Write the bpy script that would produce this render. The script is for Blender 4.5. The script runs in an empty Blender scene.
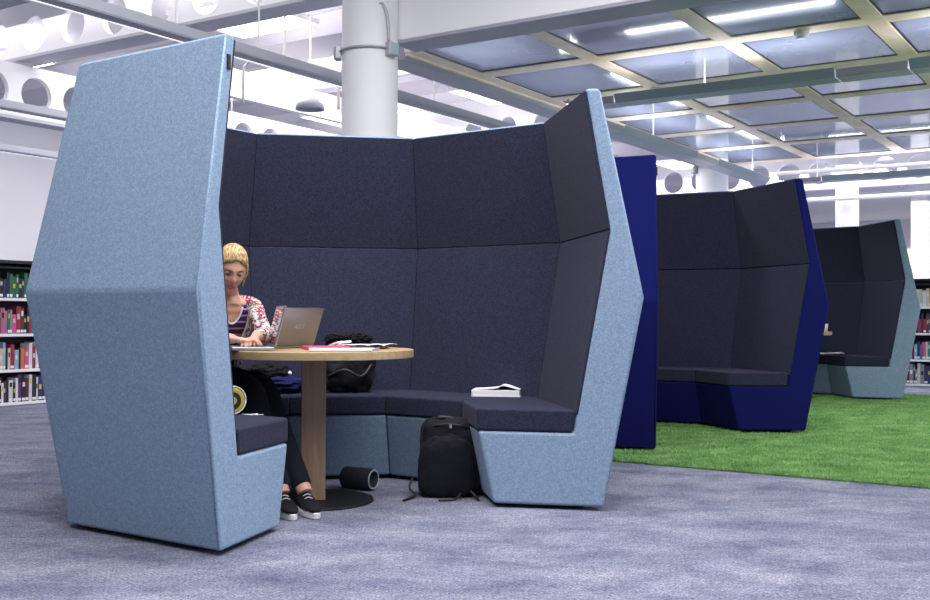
import bpy, bmesh, math, random
import numpy as np
from mathutils import Vector, Matrix, noise as mnoise
random.seed(7); np.random.seed(7)
S = bpy.context.scene
COL = S.collection
PI = math.pi
def R(d): return math.radians(d)

# ------------------------------------------------------------------ materials
def nt(m): m.use_nodes = True; return m.node_tree
def mat(name, col, rough=0.6, metal=0.0, spec=0.5, emis=None, es=0.0, sheen=0.0, trans=0.0, alpha=1.0, coat=0.0):
    m = bpy.data.materials.new(name); t = nt(m); b = t.nodes['Principled BSDF']
    b.inputs['Base Color'].default_value = (*col, 1); b.inputs['Roughness'].default_value = rough
    b.inputs['Metallic'].default_value = metal; b.inputs['Specular IOR Level'].default_value = spec
    b.inputs['Transmission Weight'].default_value = trans; b.inputs['Alpha'].default_value = alpha
    b.inputs['Sheen Weight'].default_value = sheen; b.inputs['Coat Weight'].default_value = coat
    if emis: b.inputs['Emission Color'].default_value = (*emis, 1); b.inputs['Emission Strength'].default_value = es
    return m
def noise_node(t, scale, detail=2, rough=.5, vec=None, dist=0):
    n = t.nodes.new('ShaderNodeTexNoise'); n.inputs['Scale'].default_value = scale
    n.inputs['Detail'].default_value = detail; n.inputs['Roughness'].default_value = rough; n.inputs['Distortion'].default_value = dist
    if vec: t.links.new(vec, n.inputs['Vector'])
    return n
def coords(t, scale=(1, 1, 1), rot=(0, 0, 0)):
    c = t.nodes.new('ShaderNodeTexCoord'); mp = t.nodes.new('ShaderNodeMapping')
    mp.inputs['Scale'].default_value = scale; mp.inputs['Rotation'].default_value = rot
    t.links.new(c.outputs['Object'], mp.inputs['Vector']); return mp.outputs['Vector']
def ramp(t, fac, stops):
    r = t.nodes.new('ShaderNodeValToRGB'); cr = r.color_ramp
    while len(cr.elements) < len(stops): cr.elements.new(.5)
    for e, (p, c) in zip(cr.elements, stops): e.position = p; e.color = (*c, 1)
    t.links.new(fac, r.inputs['Fac']); return r.outputs['Color']
def bump(t, h, strength, dist=.01):
    b = t.nodes.new('ShaderNodeBump'); b.inputs['Strength'].default_value = strength; b.inputs['Distance'].default_value = dist
    t.links.new(h, b.inputs['Height']); t.links.new(b.outputs['Normal'], t.nodes['Principled BSDF'].inputs['Normal'])
def mixc(t, a, b, f, mode='MIX'):
    m = t.nodes.new('ShaderNodeMix'); m.data_type = 'RGBA'; m.blend_type = mode
    for k, v in ((6, a), (7, b), (0, f)):
        if hasattr(v, 'links'): t.links.new(v, m.inputs[k])
        else: m.inputs[k].default_value = (*v, 1) if isinstance(v, tuple) else v
    return m.outputs[2]
def fabric(name, c, var=.25, rough=.95, scale=260, sheen=.04):
    m = mat(name, c, rough, spec=.15, sheen=sheen); t = m.node_tree; v = coords(t)
    n = noise_node(t, scale, 3, .7, v); n2 = noise_node(t, 60, 3, .6, v)
    lo = tuple(x*(1-var) for x in c); hi = tuple(min(1, x*(1+var)) for x in c)
    a = ramp(t, n.outputs['Fac'], [(.32, lo), (.68, hi)])
    b = ramp(t, n2.outputs['Fac'], [(.3, (.88,)*3), (.7, (1.08,)*3)])
    t.links.new(mixc(t, a, b, 1.0, 'MULTIPLY'), t.nodes['Principled BSDF'].inputs['Base Color'])
    bump(t, n.outputs['Fac'], .25, .002); return m
M = {}
M['lightblue'] = fabric('light blue wool', (.24, .335, .46), .26, scale=150)
M['navy'] = fabric('navy wool', (.005, .008, .09), .10, sheen=.0)
M['charcoal'] = fabric('charcoal wool', (.026, .029, .055), .45, scale=130)
M['plinth'] = mat('black plinth', (.01, .01, .014), .8)
M['black'] = mat('matte black', (.008, .008, .011), .55)
M['blackcloth'] = fabric('black nylon', (.008, .008, .013), .3, .7, 120, .05)
M['darkgrey'] = fabric('dark grey foam', (.028, .03, .045), .2)
M['bluecloth'] = fabric('navy cloth', (.012, .014, .075), .3, .9, 100)
M['denim'] = fabric('dark trousers', (.011, .012, .02), .3)
M['white'] = mat('white paint', (.88, .87, .89), .6)
M['whitepaper'] = mat('white paper', (.82, .82, .84), .8)
M['ceil'] = mat('ceiling white', (.78, .77, .80), .8)
M['plank'] = mat('ceiling soffit grey', (.56, .55, .61), .7)
M['beige'] = mat('beige steel', (.50, .47, .46), .6)
M['beamwhite'] = mat('beam white', (.88, .87, .90), .55)
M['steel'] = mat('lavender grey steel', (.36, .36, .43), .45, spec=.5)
M['cream'] = mat('cream steel', (.66, .60, .40), .5)
t = M['cream'].node_tree; v = coords(t); n = noise_node(t, 2.2, 4, .6, v)
t.links.new(ramp(t, n.outputs['Fac'], [(.35, (.84, .68, .46)), (.6, (.98, .86, .74))]), t.nodes['Principled BSDF'].inputs['Base Color'])
M['glass'] = mat('blue grey glass', (.40, .46, .60), .09, spec=.9, coat=.3)
t = M['glass'].node_tree; v = coords(t, (1, 1, 1)); n = noise_node(t, .9, 3, .5, v)
t.links.new(ramp(t, n.outputs['Fac'], [(.3, (.30, .36, .52)), (.7, (.44, .50, .64))]), t.nodes['Principled BSDF'].inputs['Base Color'])
M['glass'].node_tree.nodes['Principled BSDF'].inputs['Transmission Weight'].default_value = .38
M['seal'] = mat('dark seal', (.05, .05, .09), .5)
M['teal'] = mat('grey teal metal', (.36, .43, .50), .4, spec=.5)
M['lampsil'] = mat('pale metal', (.42, .43, .48), .35, metal=.2)
M['slot'] = mat('slot light', (.9, .9, .9), .5, emis=(1, 1, 1), es=1.2)
M['lamp'] = mat('lamp diffuser', (.9, .9, .9), .5, emis=(1, .98, 1), es=12.0)
M['lampdown'] = mat('light panel', (.9, .9, .9), .5, emis=(1, .97, 1), es=11.0)
M['lampup'] = mat('strip diffuser', (.9, .9, .9), .5, emis=(1, .98, 1), es=3.5)
M['day'] = mat('daylit glass', (.8, .8, .85), .3, emis=(.95, .96, 1), es=2.2)
M['skin'] = mat('skin', (.62, .36, .27), .5, spec=.4); M['skin'].node_tree.nodes['Principled BSDF'].inputs['Subsurface Weight'].default_value = .08
M['lips'] = mat('lips', (.38, .09, .09), .45)
M['eyewhite'] = mat('eye white', (.7, .68, .66), .3)
M['iris'] = mat('dark iris', (.03, .03, .035), .3)
M['brow'] = mat('brow brown', (.12, .06, .035), .8)
M['trimwhite'] = mat('white trim', (.75, .75, .8), .8)
M['alu'] = mat('silver aluminium', (.5, .5, .54), .3, metal=.8)
M['lid'] = mat('grey brushed lid', (.26, .25, .27), .34, metal=.75)
M['keys'] = mat('dark keys', (.06, .06, .08), .5)
M['pink'] = mat('pink cover', (.75, .07, .20), .5)
M['lilac'] = mat('lilac cover', (.48, .42, .70), .6)
M['yellow'] = mat('yellow green cloth', (.42, .38, .06), .7)
M['rubber'] = mat('white rubber', (.75, .74, .76), .6)
# hair
m = mat('blond hair', (.5, .33, .15), .45); t = m.node_tree; v = coords(t, (150, 14, 60)); n = noise_node(t, 1, 3, .6, v)
t.links.new(ramp(t, n.outputs['Fac'], [(.34, (.22, .12, .045)), (.5, (.50, .33, .14)), (.66, (.78, .60, .34))]), t.nodes['Principled BSDF'].inputs['Base Color'])
bump(t, n.outputs['Fac'], .3, .003); M['hair'] = m
# screen (dark glossy, as in the photo it only mirrors the cardigan)
M['screen'] = mat('laptop screen', (.02, .02, .025), .08, spec=.8, coat=.5)
# wood
def wood(name, c1, c2, sc=(1.2, 14, 14)):
    m = mat(name, c1, .45); t = m.node_tree; v = coords(t, sc); n = noise_node(t, 3, 5, .6, v, .6)
    t.links.new(ramp(t, n.outputs['Fac'], [(.3, c1), (.7, c2)]), t.nodes['Principled BSDF'].inputs['Base Color']); return m
M['oak'] = wood('pale oak', (.36, .25, .13), (.52, .38, .21))
M['oakleg'] = wood('oak leg', (.26, .17, .11), (.38, .26, .17), (14, 14, 1.2))
# striped top
m = mat('striped jersey', (.03, .02, .12), .9); t = m.node_tree
c = t.nodes.new('ShaderNodeTexCoord'); sp = t.nodes.new('ShaderNodeSeparateXYZ'); t.links.new(c.outputs['Object'], sp.inputs[0])
mm = t.nodes.new('ShaderNodeMath'); mm.operation = 'MULTIPLY'; mm.inputs[1].default_value = 1/.034; t.links.new(sp.outputs[2], mm.inputs[0])
fr = t.nodes.new('ShaderNodeMath'); fr.operation = 'FRACT'; t.links.new(mm.outputs[0], fr.inputs[0])
cr = ramp(t, fr.outputs[0], [(0, (.025, .014, .10)), (.72, (.025, .014, .10)), (.76, (.55, .20, .42)), (.98, (.55, .20, .42))])
t.links.new(cr, t.nodes['Principled BSDF'].inputs['Base Color']); M['stripes'] = m
# patterned cardigan
m = mat('floral knit', (.5, .45, .45), .95); t = m.node_tree; v = coords(t)
vo = t.nodes.new('ShaderNodeTexVoronoi'); vo.inputs['Scale'].default_value = 85; t.links.new(v, vo.inputs['Vector'])
sp = t.nodes.new('ShaderNodeSeparateColor'); t.links.new(vo.outputs['Color'], sp.inputs[0])
cr = ramp(t, sp.outputs[0], [(0, (.42, .03, .05)), (.28, (.62, .60, .58)), (.55, (.12, .22, .17)), (.68, (.70, .67, .62)), (.86, (.10, .03, .14))])
t.nodes[-1] if False else None
for nd in t.nodes:
    if nd.type == 'VALTORGB': nd.color_ramp.interpolation = 'CONSTANT'
t.links.new(cr, t.nodes['Principled BSDF'].inputs['Base Color']); M['floral'] = m
# carpet: mottled blue grey tiles
m = mat('mottled carpet', (.2, .2, .3), .98, spec=.08); t = m.node_tree
v = coords(t, (1, 1, 1), (0, 0, R(-56.8)))
bt = t.nodes.new('ShaderNodeTexBrick'); bt.offset = .5; bt.inputs['Scale'].default_value = 1; bt.inputs['Brick Width'].default_value = .5; bt.inputs['Row Height'].default_value = .38
bt.inputs['Mortar Size'].default_value = 0.0; bt.inputs['Color1'].default_value = (0, 0, 0, 1); bt.inputs['Color2'].default_value = (1, 1, 1, 1); t.links.new(v, bt.inputs['Vector'])
v2 = coords(t, (1.0, 1.5, 1), (0, 0, R(12)))
n1 = noise_node(t, 2.6, 6, .62, v2, .3); n2 = noise_node(t, 95, 3, .8, coords(t)); n3 = noise_node(t, 24, 5, .8, coords(t))
base = ramp(t, n1.outputs['Fac'], [(.30, (.115, .122, .18)), (.47, (.175, .184, .242)), (.64, (.24, .248, .30))])
tile = ramp(t, bt.outputs['Color'], [(0, (.88, .90, .92)), (1, (1.08, 1.07, 1.07))])
sp1 = ramp(t, n2.outputs['Fac'], [(.36, (.40, .40, .46)), (.64, (1.5, 1.5, 1.48))])
sp2 = ramp(t, n3.outputs['Fac'], [(.30, (.68, .69, .73)), (.70, (1.3, 1.29, 1.27))])
c1 = mixc(t, base, tile, 1.0, 'MULTIPLY'); c2 = mixc(t, c1, sp1, 1.0, 'MULTIPLY'); c3 = mixc(t, c2, sp2, 1.0, 'MULTIPLY')
t.links.new(c3, t.nodes['Principled BSDF'].inputs['Base Color']); bump(t, n2.outputs['Fac'], .4, .004); M['carpet'] = m
# grass
def grassmat(name, k):
    m = mat(name, (.1, .3, .05), .9, spec=.1); t = m.node_tree
    n1 = noise_node(t, 3.2, 5, .7, coords(t, (1, 2.2, 1))); n2 = noise_node(t, 150, 3, .7, coords(t))
    a = ramp(t, n1.outputs['Fac'], [(.30, (.09*k, .20*k, .065*k)), (.5, (.19*k, .36*k, .125*k)), (.7, (.34*k, .53*k, .22*k))])
    b = ramp(t, n2.outputs['Fac'], [(.3, (.7,)*3), (.7, (1.3,)*3)])
    t.links.new(mixc(t, a, b, 1.0, 'MULTIPLY'), t.nodes['Principled BSDF'].inputs['Base Color']); bump(t, n2.outputs['Fac'], .8, .01); return m
M['turf'] = grassmat('turf base', .8); M['blades'] = grassmat('turf blades', 1.25)

# ------------------------------------------------------------------ object helpers
def link_mesh(name, me, m=None, parent=None, loc=None):
    o = bpy.data.objects.new(name, me); COL.objects.link(o)
    if m: me.materials.clear(); me.materials.append(m)
    if parent: o.parent = parent
    if loc is not None: o.location = loc
    return o
def obj(name, bm, m, parent=None, loc=None, smooth=False, bevel=0, seg=2, wn=False):
    me = bpy.data.meshes.new(name)
    bmesh.ops.recalc_face_normals(bm, faces=bm.faces[:])
    if smooth:
        for f in bm.faces: f.smooth = True
    bm.to_mesh(me); bm.free()
    o = link_mesh(name, me, m, parent, loc)
    if bevel:
        if True:
            for p in me.polygons: p.use_smooth = True
        b = o.modifiers.new('bevel', 'BEVEL'); b.width = bevel; b.segments = seg; b.limit_method = 'ANGLE'; b.angle_limit = R(20)
        w = o.modifiers.new('wn', 'WEIGHTED_NORMAL'); w.keep_sharp = True; w.weight = 100
    return o
def tag(o, label=None, cat=None, group=None, kind=None):
    if label: o['label'] = label
    if cat: o['category'] = cat
    if group: o['group'] = group
    if kind: o['kind'] = kind
    return o
def thing(name, label, cat, loc=(0, 0, 0), rz=0, group=None):
    o = bpy.data.objects.new(name, None); COL.objects.link(o); o.location = loc; o.rotation_euler = (0, 0, rz)
    o.empty_display_size = .1
    return tag(o, label, cat, group)
def struct(o): o['kind'] = 'structure'; return o
def bx(bm, x0, x1, y0, y1, z0, z1, M4=None):
    vs = [bm.verts.new(Vector(p)) for p in ((x0,y0,z0),(x1,y0,z0),(x1,y1,z0),(x0,y1,z0),(x0,y0,z1),(x1,y0,z1),(x1,y1,z1),(x0,y1,z1))]
    for f in ((0,3,2,1),(4,5,6,7),(0,1,5,4),(1,2,6,5),(2,3,7,6),(3,0,4,7)): bm.faces.new([vs[i] for i in f])
    if M4 is not None: bmesh.ops.transform(bm, matrix=M4, verts=vs)
    return bm
def prism(bm, A, B):
    """join two equal point loops into a closed solid"""
    a = [bm.verts.new(Vector(p)) for p in A]; b = [bm.verts.new(Vector(p)) for p in B]; n = len(A)
    bm.faces.new(a); bm.faces.new(b[::-1])
    for i in range(n): bm.faces.new((a[i], a[(i+1) % n], b[(i+1) % n], b[i]))
    return bm
def rings(bm, loops, cap=True):
    vs = [[bm.verts.new(Vector(p)) for p in l] for l in loops]; n = len(loops[0])
    for a, b in zip(vs, vs[1:]):
        for i in range(n): bm.faces.new((a[i], a[(i+1) % n], b[(i+1) % n], b[i]))
    if cap: bm.faces.new(vs[0][::-1]); bm.faces.new(vs[-1])
    return bm
def tube(bm, pts, r, n=10, cap=True):
    pts = [Vector(p) for p in pts]; loops = []; up = Vector((0, 0, 1)); prev = None
    rs = r if isinstance(r, (list, tuple)) else [r]*len(pts)
    for i, p in enumerate(pts):
        d = (pts[min(i+1, len(pts)-1)]-pts[max(i-1, 0)]).normalized()
        if prev is None:
            s = d.cross(up)
            if s.length < .05: s = d.cross(Vector((1, 0, 0)))
        else: s = prev-d*prev.dot(d)
        s.normalize(); prev = s; q = d.cross(s)
        loops.append([p+(s*math.cos(2*PI*k/n)+q*math.sin(2*PI*k/n))*rs[i] for k in range(n)])
    return rings(bm, loops, cap)
def cyl(bm, c, r, z0, z1, n=48, r2=None):
    r2 = r if r2 is None else r2
    return rings(bm, [[(c[0]+rr*math.cos(2*PI*k/n), c[1]+rr*math.sin(2*PI*k/n), z) for k in range(n)] for rr, z in ((r, z0), (r2, z1))])
def smoothline(pts, k=6):
    P = [Vector(p) for p in pts]; P = [P[0]]+P+[P[-1]]; out = []
    for i in range(1, len(P)-2):
        for j in range(k):
            t_ = j/k; a, b, c, d = P[i-1], P[i], P[i+1], P[i+2]
            out.append(.5*((2*b)+(-a+c)*t_+(2*a-5*b+4*c-d)*t_*t_+(-a+3*b-3*c+d)*t_**3))
    out.append(P[-2]); return out
def bake(o):
    dg = bpy.context.evaluated_depsgraph_get(); dg.update()
    me = bpy.data.meshes.new_from_object(o.evaluated_get(dg)); return me

# ------------------------------------------------------------------ room frame
AX = math.atan2(1070, 700); UX, UY = math.cos(AX), math.sin(AX)
def RM(a, b, z=0): return Vector((a*UX-b*UY, a*UY+b*UX, z))
ROOM = Matrix.Rotation(AX, 4, 'Z')
def rbox(a0, a1, b0, b1, z0, z1, bm=None):
    bm = bm or bmesh.new(); return bx(bm, a0, a1, b0, b1, z0, z1, ROOM)

# ------------------------------------------------------------------ setting
struct(obj('floor', rbox(-8, 44, -16, 20, -.05, 0), M['carpet']))
# fixed axes for the mottled carpet are the object's own
c_ = struct(obj('ceiling', rbox(4.0, 44, -16, 20, 4.75, 4.85), M['ceil']))
struct(obj('wall_left', rbox(-8, 44, 16.5, 16.7, 0, 4.75), M['white']))
struct(obj('wall_back', rbox(43.8, 44, -16, 20, 0, 4.75), M['white']))
# ceiling ribs
for i, a in enumerate((5.0, 10.2, 12.9, 18.6, 21.4, 27, 30)):
    struct(obj('trim_%d' % (i+1), rbox(a, a+.9, 5.9, 16.4, 4.45, 4.749), M['plank'], bevel=.01))

# perforated beams
def perforated(a0, a1, b0, b1, z0, z1, rad, zc, start, step, along='b'):
    """a web with round openings and a wider bottom flange"""
    bm = bmesh.new()
    L0, L1 = (b0, b1) if along == 'b' else (a0, a1)
    t0, t1 = (a0, a1) if along == 'b' else (b0, b1)
    tm = (t0+t1)/2; w0, w1 = (t0, t0+.07)
    def P(l, t_, z): return RM(t_, l, z) if along == 'b' else RM(l, t_, z)
    cs = []; c = start
    while c+step/2 < L1: cs.append(c); c += step
    edges = [L0]+[(p+q)/2 for p, q in zip(cs, cs[1:])]+[L1]; N = 32
    for i, c in enumerate(cs):
        e0, e1 = edges[i], edges[i+1]
        if i == len(cs)-1: e1 = L1
        def rect(th):
            dx, dz = math.cos(th), math.sin(th); k = 1e9
            if dx > 1e-9: k = min(k, (e1-c)/dx)
            if dx < -1e-9: k = min(k, (e0-c)/dx)
            if dz > 1e-9: k = min(k, (z1-zc)/dz)
            if dz < -1e-9: k = min(k, (z0-zc)/dz)
            return c+dx*k, zc+dz*k
        ths = sorted([2*PI*k/N for k in range(N)]+[math.atan2(z-zc, l-c) % (2*PI) for l in (e0, e1) for z in (z0, z1)])
        inn = [(c+rad*math.cos(h), zc+rad*math.sin(h)) for h in ths]; out = [rect(h) for h in ths]; n = len(ths)
        fr = [[bm.verts.new(P(l, t_, z)) for (l, z) in loop] for t_ in (w0, w1) for loop in (inn, out)]
        for k in range(n):
            j = (k+1) % n
            bm.faces.new((fr[0][k], fr[0][j], fr[1][j], fr[1][k])); bm.faces.new((fr[2][k], fr[3][k], fr[3][j], fr[2][j]))
            bm.faces.new((fr[0][k], fr[2][k], fr[2][j], fr[0][j]))
    bmesh.ops.remove_doubles(bm, verts=bm.verts[:], dist=1e-4)
    return bm
def beam(label, a0, a1, b0, b1, z0, z1, rad, zc, start, step=.7, along='b', group=None):
    t_ = thing('perforated_beam', label, 'beam', RM((a0+a1)/2, (b0+b1)/2, z0) if False else (0, 0, 0))
    obj('web', perforated(a0, a1, b0, b1, z0+.02, z1, rad, zc, start, step, along), M['beamwhite'], t_)
    obj('bottom_flange', rbox(a0-.02, a1, b0, b1, z0-.02, z0+.02), M['plank'], t_, bevel=.004)
    return t_
beam('white ceiling beam with round holes at upper left of the nearest column', 7.5, 7.78, 6.25, 14.6, 3.9, 4.749, .20, 4.16, 6.62)
beam('white beam with round holes running away above the left bookcase', 4.6, 16.0, 11.0, 11.25, 3.2, 3.82, .20, 3.5, 4.87, .56, 'a')
beam('distant white beam with round holes to the left of the second column', 15.8, 16.05, 6.25, 14.6, 3.9, 4.749, .20, 4.2, 6.7)
beam('far white beam with round holes crossing above the third column', 24.5, 24.75, -3, 14.6, 3.85, 4.749, .26, 4.22, -2.6)

# solid white downstand beside nearest column
t_ = thing('solid_beam', 'large plain white beam above the glass ceiling, right of nearest column', 'beam')
obj('beam_casing', rbox(7.53, 7.86, -4, 5.70, 3.375, 4.749), M['beamwhite'], t_, bevel=.012)
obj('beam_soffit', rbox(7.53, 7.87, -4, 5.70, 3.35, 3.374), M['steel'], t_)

# columns
def column(a, b, label, box=True, group=None):
    t_ = thing('column', label, 'column', RM(a, b, 0))
    bm = bmesh.new(); cyl(bm, (0, 0), .245, 0, 4.74, 64); obj('shaft', bm, M['white'], t_, smooth=False, bevel=.002)
    for p in t_.children[0].data.polygons: p.use_smooth = True
    return t_
COLS = [(7.362, 5.824, 'nearest round white column standing behind the light blue booth'),
        (15.9, 5.85, 'second round white column standing behind the navy booth'),
        (24.3, 5.85, 'third round white column rising behind the farthest light blue booth'),
        (32.7, 5.85, 'farthest round white column above the right bookcase')]
cols = [column(*c) for c in COLS]
def junction(ang, z, r=.245, label='', cc=0):
    p = RM(*COLS[cc][:2], z); d = Vector((math.cos(ang), math.sin(ang), 0))
    t_ = thing('junction_box', label, 'junction box', p+d*(r+.032), ang)
    obj('box_body', bx(bmesh.new(), -.03, .03, -.055, .055, -.06, .06), M['lampsil'], t_, bevel=.012)
    obj('box_lid', bx(bmesh.new(), .03, .04, -.045, .045, -.05, .05), M['teal'], t_, bevel=.004)
    return t_
junction(R(186), 3.24, label='grey junction box clamped on the left side of the nearest column')
junction(R(-42), 3.24, label='grey junction box clamped on the right side of the nearest column')
junction(R(186), 3.22, label='small grey junction box on the left of the second column', cc=1)
junction(R(-42), 3.22, label='small grey junction box on the right of the second column', cc=1)
P0 = RM(*COLS[0][:2], 0)
bm = bmesh.new(); tube(bm, [P0+Vector((.262*math.cos(R(g)), .262*math.sin(R(g)), 3.25)) for g in range(195, 312, 6)], .011, 8)
tag(obj('conduit', bm, M['lampsil'], smooth=True), 'thin grey conduit wrapping around the nearest column between its boxes', 'conduit')
q = Vector((math.cos(R(-48)), math.sin(R(-48)), 0))
bm = bmesh.new(); tube(bm, smoothline([P0+q*.30+Vector((-.02, 0, 3.30)), P0+q*.28+Vector((-.02, 0, 3.5)), P0+q*.28+Vector((-.06, 0, 3.62)), P0+q*.27+Vector((-.13, -.02, 3.72)), P0+q*.27+Vector((-.14, -.02, 4.6))]), .014, 8)
tag(obj('conduit', bm, M['lampsil'], smooth=True), 'bent grey conduit rising up the nearest column', 'conduit')

# glass ceiling grid
gc = thing('glass_canopy', 'glazed ceiling of blue glass panes in a cream steel grid at upper right', 'glass ceiling')
AB = [5.75, 4.48, 3.20, 1.96, .70, -.56, -1.8]; BB = [7.9, 9.05, 10.5, 11.95, 13.4, 14.85, 16.4]
for b in AB: obj('frame_bar', rbox(7.87, 16.5, b-.08, b+.08, 3.36, 3.45), M['cream'], gc, bevel=.006)
for a in BB[1:]: obj('cross_bar', rbox(a-.11, a+.11, -1.8, 5.75, 3.362, 3.42), M['cream'], gc, bevel=.006)
for i, b in enumerate(AB[:-1]):
    for j, a in enumerate(BB[:-1]):
        x0, x1, y0, y1 = a+(.11 if j else 0), BB[j+1]-.11, AB[i+1]+.08, b-.08
        g_ = obj('glass_pane', rbox(x0+.02, x1-.02, y0+.02, y1-.02, 3.375, 3.39), M['glass'], gc)
        s_ = bmesh.new(); rbox(x0, x1, y0, y0+.019, 3.372, 3.395, s_); rbox(x0, x1, y1-.019, y1, 3.372, 3.395, s_); rbox(x0, x0+.019, y0+.019, y1-.019, 3.372, 3.395, s_); rbox(x1-.019, x1, y0+.019, y1-.019, 3.37, 3.395, s_)
        obj('pane_seal', s_, M['seal'], g_)
eb = thing('edge_beam', 'lavender grey steel channel edging the glass ceiling along the columns', 'beam')
obj('channel', rbox(7.9, 16.5, 5.84, 6.12, 3.30, 3.50), M['steel'], eb, bevel=.01)
obj('lip', rbox(7.9, 16.5, 5.80, 5.84, 3.34, 3.5), M['cream'], eb)
# small round detectors under the glass
for (a, b, l) in ((10.5, 4.48, 'small white round detector under the glass grid above the light booth'), (9.05, 2.55, 'white round detector under the glass grid at upper right'), (9.05, 1.35, 'white round detector under the glass grid by the right edge')):
    t_ = thing('ceiling_detector', l, 'detector', RM(a, b, 3.352))
    bm = bmesh.new(); cyl(bm, (0, 0), .06, -.03, 0, 24, .065); obj('base', bm, M['white'], t_, smooth=False)
    bm = bmesh.new(); cyl(bm, (0, 0), .035, -.055, -.03, 24, .05); obj('sensor', bm, M['white'], t_)

# suspended lamps
def trough(name, label, P, Q, w=.30, h=.075, m='teal', gaps=(), perf=False):
    """linear luminaire hung on rods: housing, end pieces and an up-lighting strip"""
    P, Q = Vector(P), Vector(Q); d = (Q-P); L = d.length; ang = math.atan2(d.y, d.x)
    t_ = thing(name, label, 'ceiling lamp', P, ang)
    xs = [0]+[v for g in gaps for v in g]+[L]
    for i in range(0, len(xs), 2):
        bm = bmesh.new(); hw = w/2; x0, x1 = xs[i], xs[i+1]
        prof = [(-hw, h), (-hw*.72, 0), (hw*.72, 0), (hw, h), (hw-.012, h), (hw*.70, .012), (-hw*.70, .012), (-hw+.012, h)]
        prism(bm, [(x0, y, z) for y, z in prof], [(x1, y, z) for y, z in prof]); obj('housing', bm, M[m], t_)
    for g0, g1 in gaps:
        bm = bmesh.new(); bx(bm, g0+.01, g1-.01, -w*.42, w*.42, 0, h*.9); obj('joint_cover', bm, M['lampsil'], t_, bevel=.008)
    for i in range(0, len(xs), 2):
        bm = bmesh.new(); bx(bm, xs[i]+.05, xs[i+1]-.05, -w*.3, w*.3, .03, .05); obj('lamp_tube', bm, M['lamp'], t_)
    return t_
def rod(p, z1, label, par=None):
    bm = bmesh.new(); tube(bm, [(0, 0, 0), (0, 0, z1-p[2])], .008, 8)
    return bm
def hang(t_, xs, z1):
    z0 = t_.location.z
    for x in xs:
        bm = bmesh.new(); tube(bm, [(x, 0, .05), (x, 0, z1-z0)], .008, 8); obj('suspension_rod', bm, M['white'], t_)
T1 = trough('suspended_lamp', 'long grey trough lamp hung crosswise under the glass ceiling', RM(9.45, 4.9, 3.0), RM(9.45, -1.2, 3.0), .3, .08, gaps=((.02, .5), (2.55, 3.15)))
hang(T1, (1.35, 4.6), 3.35)
T2 = trough('suspended_lamp', 'grey trough lamp hung along the column side edge of the glass ceiling', RM(9.8, 5.15, 3.0), RM(16.1, 5.15, 3.0), .3, .08, gaps=((.02, 1.1), (3.3, 4.1)))
hang(T2, (2.2, 5.9), 3.35)
T3 = trough('suspended_lamp', 'farthest grey trough lamp crossing below the far end of the glass', RM(16.45, 4.9, 3.0), RM(16.45, -1.2, 3.0), .3, .08, gaps=((.02, .6),))
hang(T3, (.5, 3.0), 3.35)
# cable trays / lamps on the open side
def tray(label, P, Q, z1, w=.16, rods=(1.5,)):
    P, Q = Vector(P), Vector(Q); d = Q-P; L = d.length
    t_ = thing('cable_tray', label, 'cable tray', P, math.atan2(d.y, d.x))
    hw = w/2; prof = [(-hw, .06), (-hw, 0), (hw, 0), (hw, .06), (hw-.008, .06), (hw-.008, .008), (-hw+.008, .008), (-hw+.008, .06)]
    obj('tray_channel', prism(bmesh.new(), [(0, y, z) for y, z in prof], [(L, y, z) for y, z in prof]), M['steel'], t_)
    obj('slot_light', bx(bmesh.new(), .1, L-.1, .045, .058, -.006, -.001), M['slot'], t_)
    obj('side_rail', bx(bmesh.new(), 0, L, -hw-.006, -hw, .01, .085), M['lampsil'], t_)
    for x in rods:
        bm = bmesh.new(); tube(bm, [(x, 0, .03), (x, 0, z1-P.z)], .009, 8); obj('suspension_rod', bm, M['white'], t_)
    return t_
tray('grey cable tray passing high from upper left behind the nearest column', RM(3.4, 6.42, 3.1), RM(14.5, 6.42, 3.1), 4.74, rods=(2.3, 3.2, 5.8, 8.9))
tray('grey cable tray along upper left above the bookcase', RM(5.0, 10.2, 3.1), RM(15.5, 10.2, 3.1), 4.74, rods=(1.2, 5))
tray('lower grey cable tray seen at the left edge of the view', RM(5.0, 12.95, 3.12), RM(30, 12.95, 3.12), 4.74, rods=(2, 7, 12))
T4 = trough('suspended_lamp', 'pale trough lamp crossing the cable tray at the upper left corner', RM(4.45, 6.6, 3.12), RM(4.45, 10.5, 3.12), .26, .06, m='lampsil')
hang(T4, (.9, 3.0), 4.74)
def pipe(label, P, Q, r=.03, m='white'):
    bm = bmesh.new(); tube(bm, [P, Q], r, 12); return tag(obj('service_pipe', bm, M[m], smooth=True), label, 'pipe')
pipe('thin white pipe crossing behind the farthest booth', RM(23.9, -2, 3.55), RM(23.9, 9, 3.55), .05)
pipe('thin white pipe running level below the far end of the glass', RM(17.4, -2, 3.3), RM(17.4, 5.3, 3.3), .035)
pipe('white pipe high on the ceiling left of the nearest column', RM(11.5, 6.4, 4.2), RM(11.5, 15, 4.2), .04)
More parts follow.
